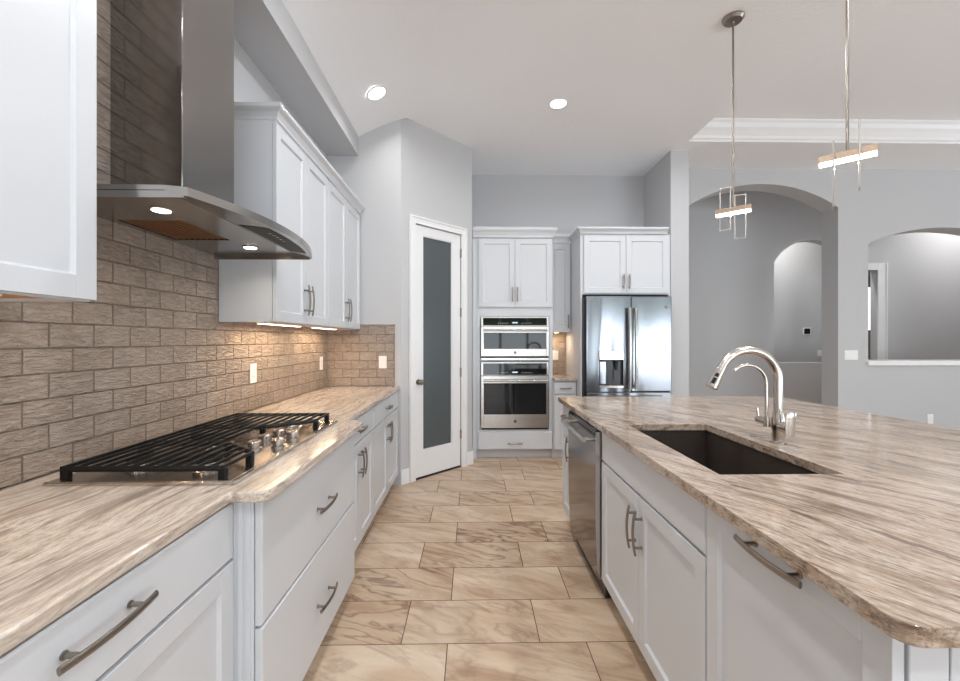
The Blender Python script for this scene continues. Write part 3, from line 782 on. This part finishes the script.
# ---------------------------------------------------------------- under cabinet lights
def strip(label, x, y0, y1, z, power, xd=True, F=None):
    bm = N(); box(bm, x-.02, x+.02, y0, y1, z-.010, z)
    t = obj('under_cabinet_light', bm, white_pl, smooth=False)
    tag(t, label, 'light', 'under-cabinet light bars')
    bm = N(); box(bm, x-.015, x+.015, y0+.01, y1-.01, z-.0125, z-.0102); obj('diffuser', bm, strip_m, t, smooth=False)
    area('strip_light', (x, (y0+y1)/2, z-.016), (0, 0, 0), .03, y1-y0, power, WARM, 'RECTANGLE', 175)
strip('lit light bar under the upper cabinet just beyond the range hood', -1.19, 2.36, 2.90, UB+.0075, 3.4)
strip('lit light bar under the farthest upper cabinet on the left wall', -1.19, 3.15, 3.65, UB+.0075, 3.4)
strip('lit light bar under the upper cabinet nearest the camera', -1.12, .5, 1.0, UB+.0155, .8)
strip('small lit light bar under the narrow cabinet beside the refrigerator', 1.02, 5.02, 5.16, UB+.0075, 1.6)

# ---------------------------------------------------------------- wall plates
def plate(name, label, F, u, z, wd=.072, ht=.116, kind='outlet', gangs=1, cat='outlet', group=None):
    bm = N(); box(bm, u-wd/2, u+wd/2, .0005, .006, z-ht/2, z+ht/2, F)
    t = tag(obj(name, bm, white_pl, bevel=.002), label, cat, group)
    for g in range(gangs):
        uc = u+(g-(gangs-1)/2)*.046
        bm = N(); box(bm, uc-.016, uc+.016, .0062, .0085, z-.034, z+.034, F)
        i_ = obj('receptacle' if kind == 'outlet' else 'rocker', bm, white_pl, t, bevel=.001)
        if kind == 'outlet':
            for dz in (-.018, .018):
                for du in (-.006, .006): obj('slot', qbox(uc+du-.001, uc+du+.001, .0086, .0088, z+dz-.004, z+dz+.005, F=F), gap_m, i_, smooth=False)
FL = Fr((TXF, 0, 0), (0, 1, 0), (1, 0, 0)); FE = Fr((0, YE-.010, 0), (1, 0, 0), (0, -1, 0))
plate('outlet', 'white outlet on the taupe tile just beyond the cooktop', FL, 2.56, 1.135)
plate('outlet', 'white outlet on the left tile wall near the far corner', FL, 3.70, 1.135)
plate('outlet', 'white outlet plate on the tile of the short end wall', FE, -.825, 1.135, kind='switch', cat='outlet')
plate('outlet', 'white outlet on the warm lit tile left of the refrigerator', Fr((0, 5.238, 0), (1, 0, 0), (0, -1, 0)), 1.04, 1.15)
FA = Fr((0, YA, 0), (1, 0, 0), (0, -1, 0))
plate('light_switch', 'white three-gang light switch plate on the wall between the two arches', FA, 4.588, 1.158, wd=.165, kind='switch', gangs=3, cat='light switch')
plate('outlet', 'white outlet low on the wall under the arched pass-through', FA, 5.565, .38)
FH = Fr((0, 7.6, 0), (1, 0, 0), (0, -1, 0))
bm = N(); box(bm, 6.07, 6.22, .0005, .012, 1.44, 1.57, FH)
t = tag(obj('thermostat', bm, white_pl, bevel=.003), 'small wall thermostat with black screen seen through the inner arched opening', 'thermostat')
obj('screen', qbox(6.09, 6.20, .0122, .018, 1.455, 1.555, F=FH), blackgl_m, t, smooth=False)
plate('light_switch', 'white switch plate beside the thermostat beyond the inner arch', FH, 6.385, 1.10, kind='switch', cat='light switch')

# ================================================================== ISLAND
IX = .6825   # carcass front (door face at about .66)
def IF(y): return Fr((IX, y, 0), (0, 1, 0), (-1, 0, 0))
# near end: corner post and end panel, back
F = IF(.63)
t = thing('island_end_panel', 'white panelled end of the island nearest the camera with square corner posts', 'cabinet panel', (1.3, .65, 0))
bm = N(); box(bm, .686, .750, .6455, .6605, .001, .880)
obj('corner_post', bm, cab_m, t, bevel=.0025)
bm = N(); box(bm, 1.91, 1.976, .6455, .6605, .001, .880); obj('corner_post', bm, cab_m, t, bevel=.0025)
bm = N(); box(bm, .754, 1.906, .6545, .6605, .001, .880)
for a, b in ((.755, .82), (1.30, 1.36), (1.85, 1.905)): box(bm, a, b, .647, .6545, .12, .876)
box(bm, .82, 1.30, .647, .6545, .80, .876); box(bm, 1.36, 1.85, .647, .6545, .80, .876); box(bm, .755, 1.905, .6465, .6545, .001, .119)
obj('panel', bm, cab_m, t, bevel=.002)
bm = N(); box(bm, 1.32, 1.975, .662, 3.07, .001, .880)
tag(obj('island_back_panel', bm, cab_m, bevel=.003), 'white back body of the island under the seating side overhang', 'cabinet panel')
# pull-out cabinet
y0, y1 = .662, 1.174; wd = y1-y0; F = IF(y0)
cabinet('pullout_cabinet', 'white island cabinet with one tall pull-out front and a top bar handle', F, wd, .63, .105, .880,
    [dict(k='shaker', r=(-.014, wd-G, .112, .874), h=[(.238, .860, .20, False)])], rail=.052)
# sink base
y0, y1 = 1.177, 2.135; wd = y1-y0; F = IF(y0); hw = wd/2
def sc_(bm, F):
    box(bm, 0, .018, -.63, 0, .105, .88, F); box(bm, wd-.018, wd, -.63, 0, .105, .88, F); box(bm, .018, wd-.018, -.63, 0, .105, .125, F)
    box(bm, .018, wd-.018, -.63, -.615, .125, .88, F); box(bm, .018, wd-.018, -.02, 0, .125, .88, F)
cabinet('sink_cabinet', 'white island cabinet under the sink, plain top panel over a pair of doors', F, wd, .63, .105, .880,
    [dict(k='slab', t='drawer', r=(G, wd-G, .722, .874)), dict(k='shaker', r=(G, hw-G/2, .112, .714), h=[(hw-.032, .58, .17, True)]),
     dict(k='shaker', r=(hw+G/2, wd-G, .112, .714), h=[(hw+.032, .58, .17, True)])], carcass=sc_, rail=.055)
# far end cabinet
y0, y1 = 2.766, 3.07; wd = y1-y0; F = IF(y0)
cabinet('narrow_cabinet', 'narrow white island cabinet at the far end beyond the dishwasher', F, wd, .63, .105, .880,
    [dict(k='slab', t='drawer', r=(G, wd-G, .728, .874), h=[(wd/2, .80, .13, False)]), dict(k='shaker', r=(G, wd-G, .112, .72), h=[(.04, .60, .16, True)])])
# dishwasher
y0, y1 = 2.146, 2.756; wd = y1-y0; F = IF(y0)
t = thing('dishwasher', 'stainless dishwasher with bar handle built into the island beyond the sink', 'dishwasher', F(wd/2, -.3, 0))
obj('body', qbox(.004, wd-.004, -.60, -.002, .03, .872, F=F), darkpl_m, t, smooth=False)
bm = N()
n = 10; zs = [.105+(.862-.105)*i/n for i in range(n+1)]
def wo_(z): s = (z-.105)/.757; return .036+.014*(1-(2*s-1)**2) if s < .5 else .05-.002*(s-.5)
A_ = [(F(0, 0, z), F(0, wo_(z), z), F(wd, wo_(z), z), F(wd, 0, z)) for z in zs]
rg = [[bm.verts.new(p) for p in q] for q in A_]
for a, b in zip(rg, rg[1:]):
    for j in range(4): bm.faces.new((a[j], a[(j+1) % 4], b[(j+1) % 4], b[j])).material_index = 1 if j == 0 else 0
bm.faces.new(rg[0]); bm.faces.new(rg[-1])
dr = obj('door', bm, [dw_m, steelv_m], t, smooth=True)
obj('control_panel', qbox(.004, wd-.004, .003, .046, .8625, .874, F=F), blackgl_m, dr, smooth=False)
bm = N(); pts = [F(.04+(wd-.08)*i/10, .098, .812) for i in range(11)]; tube(bm, pts, .0125, 14)
for q in (.06, wd-.06): tube(bm, [F(q, .046, .812), F(q, .096, .812)], .011, 10)
obj('handle', bm, steel_m, dr)
bm = N(); box(bm, .01, wd-.01, -.06, -.003, .002, .095, F); obj('toe_panel', bm, darkpl_m, t, smooth=False)

# island countertop with the sink cutout
SX0, SX1, SY0, SY1 = .775, 1.172, 1.30, 2.085
bm = N(); z0, z1 = .8825, .914
outer = arc(.635+.045, .602+.045, .045, 270, 180, 6)[::1]
outer = [(2.30, .602)] + arc(.667, .634, .032, 270, 180, 6) + arc(.665, 3.10, .03, 180, 90, 5) + arc(2.18, 3.01, .12, 90, 0, 7)
inner = [(SX0, SY0), (SX0, SY1), (SX1, SY1), (SX1, SY0)]
# build as ring strips: split slab in rectangles around the cutout plus rounded ends
def slabp(pts): prism(bm, pts, z0, z1)
ol = [p for p in outer]
left = [p for p in ol if p[0] < .8]
for z in (z0, z1):
    ov = [bm.verts.new((x, y, z)) for x, y in outer]; iv = [bm.verts.new((x, y, z)) for x, y in inner]
    eo = [bm.edges.new((ov[i], ov[(i+1) % len(ov)])) for i in range(len(ov))]
    ei = [bm.edges.new((iv[i], iv[(i+1) % 4])) for i in range(4)]
    bmesh.ops.triangle_fill(bm, use_beauty=True, use_dissolve=False, edges=eo+ei)
    if z == z0: o0, i0 = ov, iv
    else: o1, i1 = ov, iv
for a, b in ((o0, o1), (i0, i1)):
    for i in range(len(a)): bm.faces.new((a[i], a[(i+1) % len(a)], b[(i+1) % len(a)], b[i]))
tag(obj('stone_countertop', bm, stoneI_m, bevel=.004, smooth=False), 'large brown veined stone island countertop with a sink cutout', 'countertop')
# sink basin
t = thing('kitchen_sink', 'dark brown composite undermount sink set in the island countertop', 'sink', ((SX0+SX1)/2, (SY0+SY1)/2, .66))
bm = N(); q = .006; zb = .655; zt_ = .8815
box(bm, SX0-q-.012, SX0-q, SY0-q-.012, SY1+q+.012, zb, zt_); box(bm, SX1+q, SX1+q+.012, SY0-q-.012, SY1+q+.012, zb, zt_)
box(bm, SX0-q, SX1+q, SY0-q-.012, SY0-q, zb, zt_); box(bm, SX0-q, SX1+q, SY1+q, SY1+q+.012, zb, zt_); box(bm, SX0-q, SX1+q, SY0-q, SY1+q, zb, zb+.012)
obj('basin', bm, sink_m, t, smooth=False)
bm = N(); lathe(bm, ((SX0+SX1)/2, (SY0+SY1)/2, zb+.0125), [(.055, 0), (.055, .003), (.042, .004), (.038, .001), (.01, .001)]); obj('drain', bm, chrome_m, t)

# faucet
fy = 1.695; fx = 1.252
t = thing('kitchen_faucet', 'tall brushed nickel gooseneck faucet behind the island sink', 'faucet', (fx, fy, .914))
bm = N(); lathe(bm, (fx, fy, .9145), [(.029, 0), (.029, .006), (.0225, .009), (.0225, .052), (.024, .055), (.024, .095), (.0205, .11), (.0175, .125)])
body = obj('body', bm, chrome_m, t)
bm = N(); cx, cz, r = fx-.122, 1.172, .122
pts = [(fx, fy, 1.03), (fx, fy, 1.10)] + [(cx+r*math.cos(R(a)), fy, cz+r*math.sin(R(a))) for a in range(0, 156, 8)]
tube(bm, pts, .0165, 18); obj('spout', bm, chrome_m, t)
a = R(152); p0 = Vector((cx+r*math.cos(a), fy, cz+r*math.sin(a))); d = Vector((-math.sin(a), 0, math.cos(a)))
bm = N(); tube(bm, [p0, p0+d*.004, p0+d*.03, p0+d*.075, p0+d*.098, p0+d*.102], [.0175, .018, .0185, .0235, .0245, .021], 20)
hd = obj('spray_head', bm, chrome_m, t)
side = (Vector((-1, -1.1, 0)).normalized())
for s0, s1, rr in ((.034, .046, .007), (.054, .078, .0075)):
    e0 = p0+d*s0+side*.0185; e1 = p0+d*s1+side*.0215
    bm = N(); tube(bm, [e0, e1], rr, 10); obj('spray_button', bm, black_m, hd)
bm = N(); r2 = .078; cx2 = fx-.042-r2+.002
pts = [(fx-.040, fy+.012, .99), (fx-.040, fy+.012, 1.08)] + [(cx2+r2*math.cos(R(a)), fy+.012, 1.155+r2*math.sin(R(a))) for a in range(0, 142, 8)]
tube(bm, pts, .0062, 12); obj('filter_spout', bm, chrome_m, t)
bm = N(); zz = .985; tube(bm, [(fx, fy+.125, zz+.004), (fx, fy+.12, zz+.004), (fx, fy-.045, zz), (fx, fy-.055, zz)], [.010, .016, .021, .021], 18)
tube(bm, [(fx-.002, fy+.115, zz), (fx-.006, fy+.118, zz+.055)], [.006, .004], 10)
tube(bm, [(fx-.038, fy+.012, zz-.004), (fx-.038, fy+.012, zz+.035)], .011, 12)
obj('valve_body', bm, chrome_m, body)
bm = N()
tube(bm, [(fx+.002, fy-.0552, zz), (fx+.002, fy-.062, zz)], .023, 18)
pl = [(fx-.001, fy-.066, zz-.030), (fx, fy-.067, zz+.006), (fx+.002, fy-.068, zz+.045), (fx+.003, fy-.069, zz+.062), (fx+.003, fy-.069, zz+.068)]
tube(bm, pl, [.0195, .0215, .0195, .0185, .011], 14, flat=.22, up=Vector((0, 1, 0)))
obj('lever', bm, chrome_m, body)
bm = N(); lathe(bm, (1.247, 1.822, .9145), [(.022, 0), (.022, .002), (.012, .004), (.012, .006), (.003, .0065)])
tag(obj('hole_cover', bm, chrome_m), 'small round metal cap on the island beside the faucet base', 'cap')

# ================================================================== CEILING LIGHTS AND PENDANTS
def can_or_fill_light(label, x, y, z, tilt=0., r=.085, power=5, vis=True):
    t = thing('recessed_ceiling_light', label, 'ceiling light', (0, 0, 0), None)
    t.location = (x, y, z); t.rotation_euler = (0, tilt, 0)
    bm = N(); lathe(bm, (0, 0, 0), [(r, -.001), (r, -.005), (r*.93, -.008), (r*.8, -.006), (r*.8, -.001)], 36)
    me_ = obj('trim_ring', bm, trim_m); me_.parent = t
    bm = N(); lathe(bm, (0, 0, 0), [(r*.79, -.0045), (r*.79, -.001)], 32); o = obj('lens', bm, lamp_m); o.parent = t
    n_ = Matrix.Rotation(tilt, 3, 'Y') @ Vector((0, 0, -1))
    area('can_or_fill_light', Vector((x, y, z))+n_*.012, (0, tilt, 0), r*1.4, r, power, (1, .97, .94), 'DISK', 160)
TILT = -math.atan2(ZC-ZS, XC-XS)
can_or_fill_light('left round recessed light on the sloped ceiling strip above the aisle', -.7745, 3.397, ZS+(-.7745-XS)*(ZC-ZS)/(XC-XS), TILT, .088)
can_or_fill_light('round recessed light in the middle of the flat ceiling', .75, 3.655, ZC)
# unseen fill lamps added to brighten the kitchen, without fixtures
for x, y, z in ((0, 2.3, ZC), (0, .9, ZC), (0, -.9, ZC), (1.3, -1.0, ZC), (1.9, 1.0, ZC), (1.9, 3.4, ZC)):
    area('can_or_fill_light', (x, y, z-.012), (0, 0, 0), .14, .14, 19, (.95, .97, 1), 'DISK', 170)
area('can_or_fill_light', (7.7, 5.95, 3.70), (0, 0, 0), .14, .14, 32, (1, .97, .94), 'DISK', 165)  # unseen lamp added to lighten the wall behind the pass-through
area('can_or_fill_light', (5.4, 7.0, 3.70), (0, 0, 0), .14, .14, 30, (1, .97, .93), 'DISK', 170)  # unseen lamp added to lighten the foyer beyond the inner arch

def pendant(label, x, y, zb, rot, loop_rot, offs):
    t = thing('pendant_light', label, 'pendant light', (x, y, ZC))
    bm = N(); lathe(bm, (x, y, ZC), [(.064, -.001), (.064, -.008), (.052, -.024), (.012, -.028), (.008, -.04)], 30); obj('canopy', bm, nickel_m, t)
    bm = N(); tube(bm, [(x, y, ZC-.035), (x, y, zb+.03)], .0062, 12); obj('rod', bm, nickel_m, t)
    c, s = math.cos(rot), math.sin(rot); F = Fr((x, y, zb), (c, s, 0), (-s, c, 0))
    L = .10
    bm = N(); box(bm, -L, L, -.017, .017, 0, .030, F); bar = obj('light_bar', bm, gold_m, t, bevel=.002)
    bm = N(); box(bm, -L+.003, L-.003, -.013, .013, -.014, -.0005, F); obj('led_diffuser', bm, led_m, bar, smooth=False)
    for u, za, zb_, ww in offs:
        cl, sl = math.cos(loop_rot), math.sin(loop_rot)
        o_ = F(u, 0, 0); Fl = Fr((o_.x, o_.y, 0), (cl, sl, 0), (-sl, cl, 0)); bm = N(); g = .003
        box(bm, -ww, -ww+.006, -g, g, za, zb_, Fl); box(bm, ww-.006, ww, -g, g, za, zb_, Fl)
        box(bm, -ww+.006, ww-.006, -g, g, za, za+.006, Fl); box(bm, -ww+.006, ww-.006, -g, g, zb_-.006, zb_, Fl)
        obj('metal_frame', bm, chrome_m, t, smooth=False)
    area('pendant_led_light', (x, y, zb-.018), (0, 0, rot), .18, .02, 2.5, (1, .93, .82), 'RECTANGLE', 170)
pendant('farther pendant light with glowing bar and hanging wire frames, left one over the island', 1.677, 2.668, 2.160, R(-45), R(-32), [(-.045, 2.05, 2.33, .032), (.04, 1.985, 2.265, .032)])
pendant('nearer pendant light with tilted glowing bar, right one over the island', 1.672, 1.84, 2.148, R(-45), R(48), [(-.047, 1.935, 2.232, .032), (.040, 2.0, 2.295, .032)])

GROUPS = {'base_cabinet': 'white base cabinets', 'upper_cabinet': 'white upper cabinets', 'outlet': 'wall outlets', 'light_switch': 'wall light switches',
          'recessed_ceiling_light': 'round recessed ceiling lights', 'pendant_light': 'pendant lights over the island', 'stone_countertop': 'stone countertops', 'tile_backsplash': 'tile backsplashes'}
for o in bpy.data.objects:
    if o.parent is None and 'label' in o and 'group' not in o:
        g = GROUPS.get(o.name.split('.')[0])
        if g: o['group'] = g
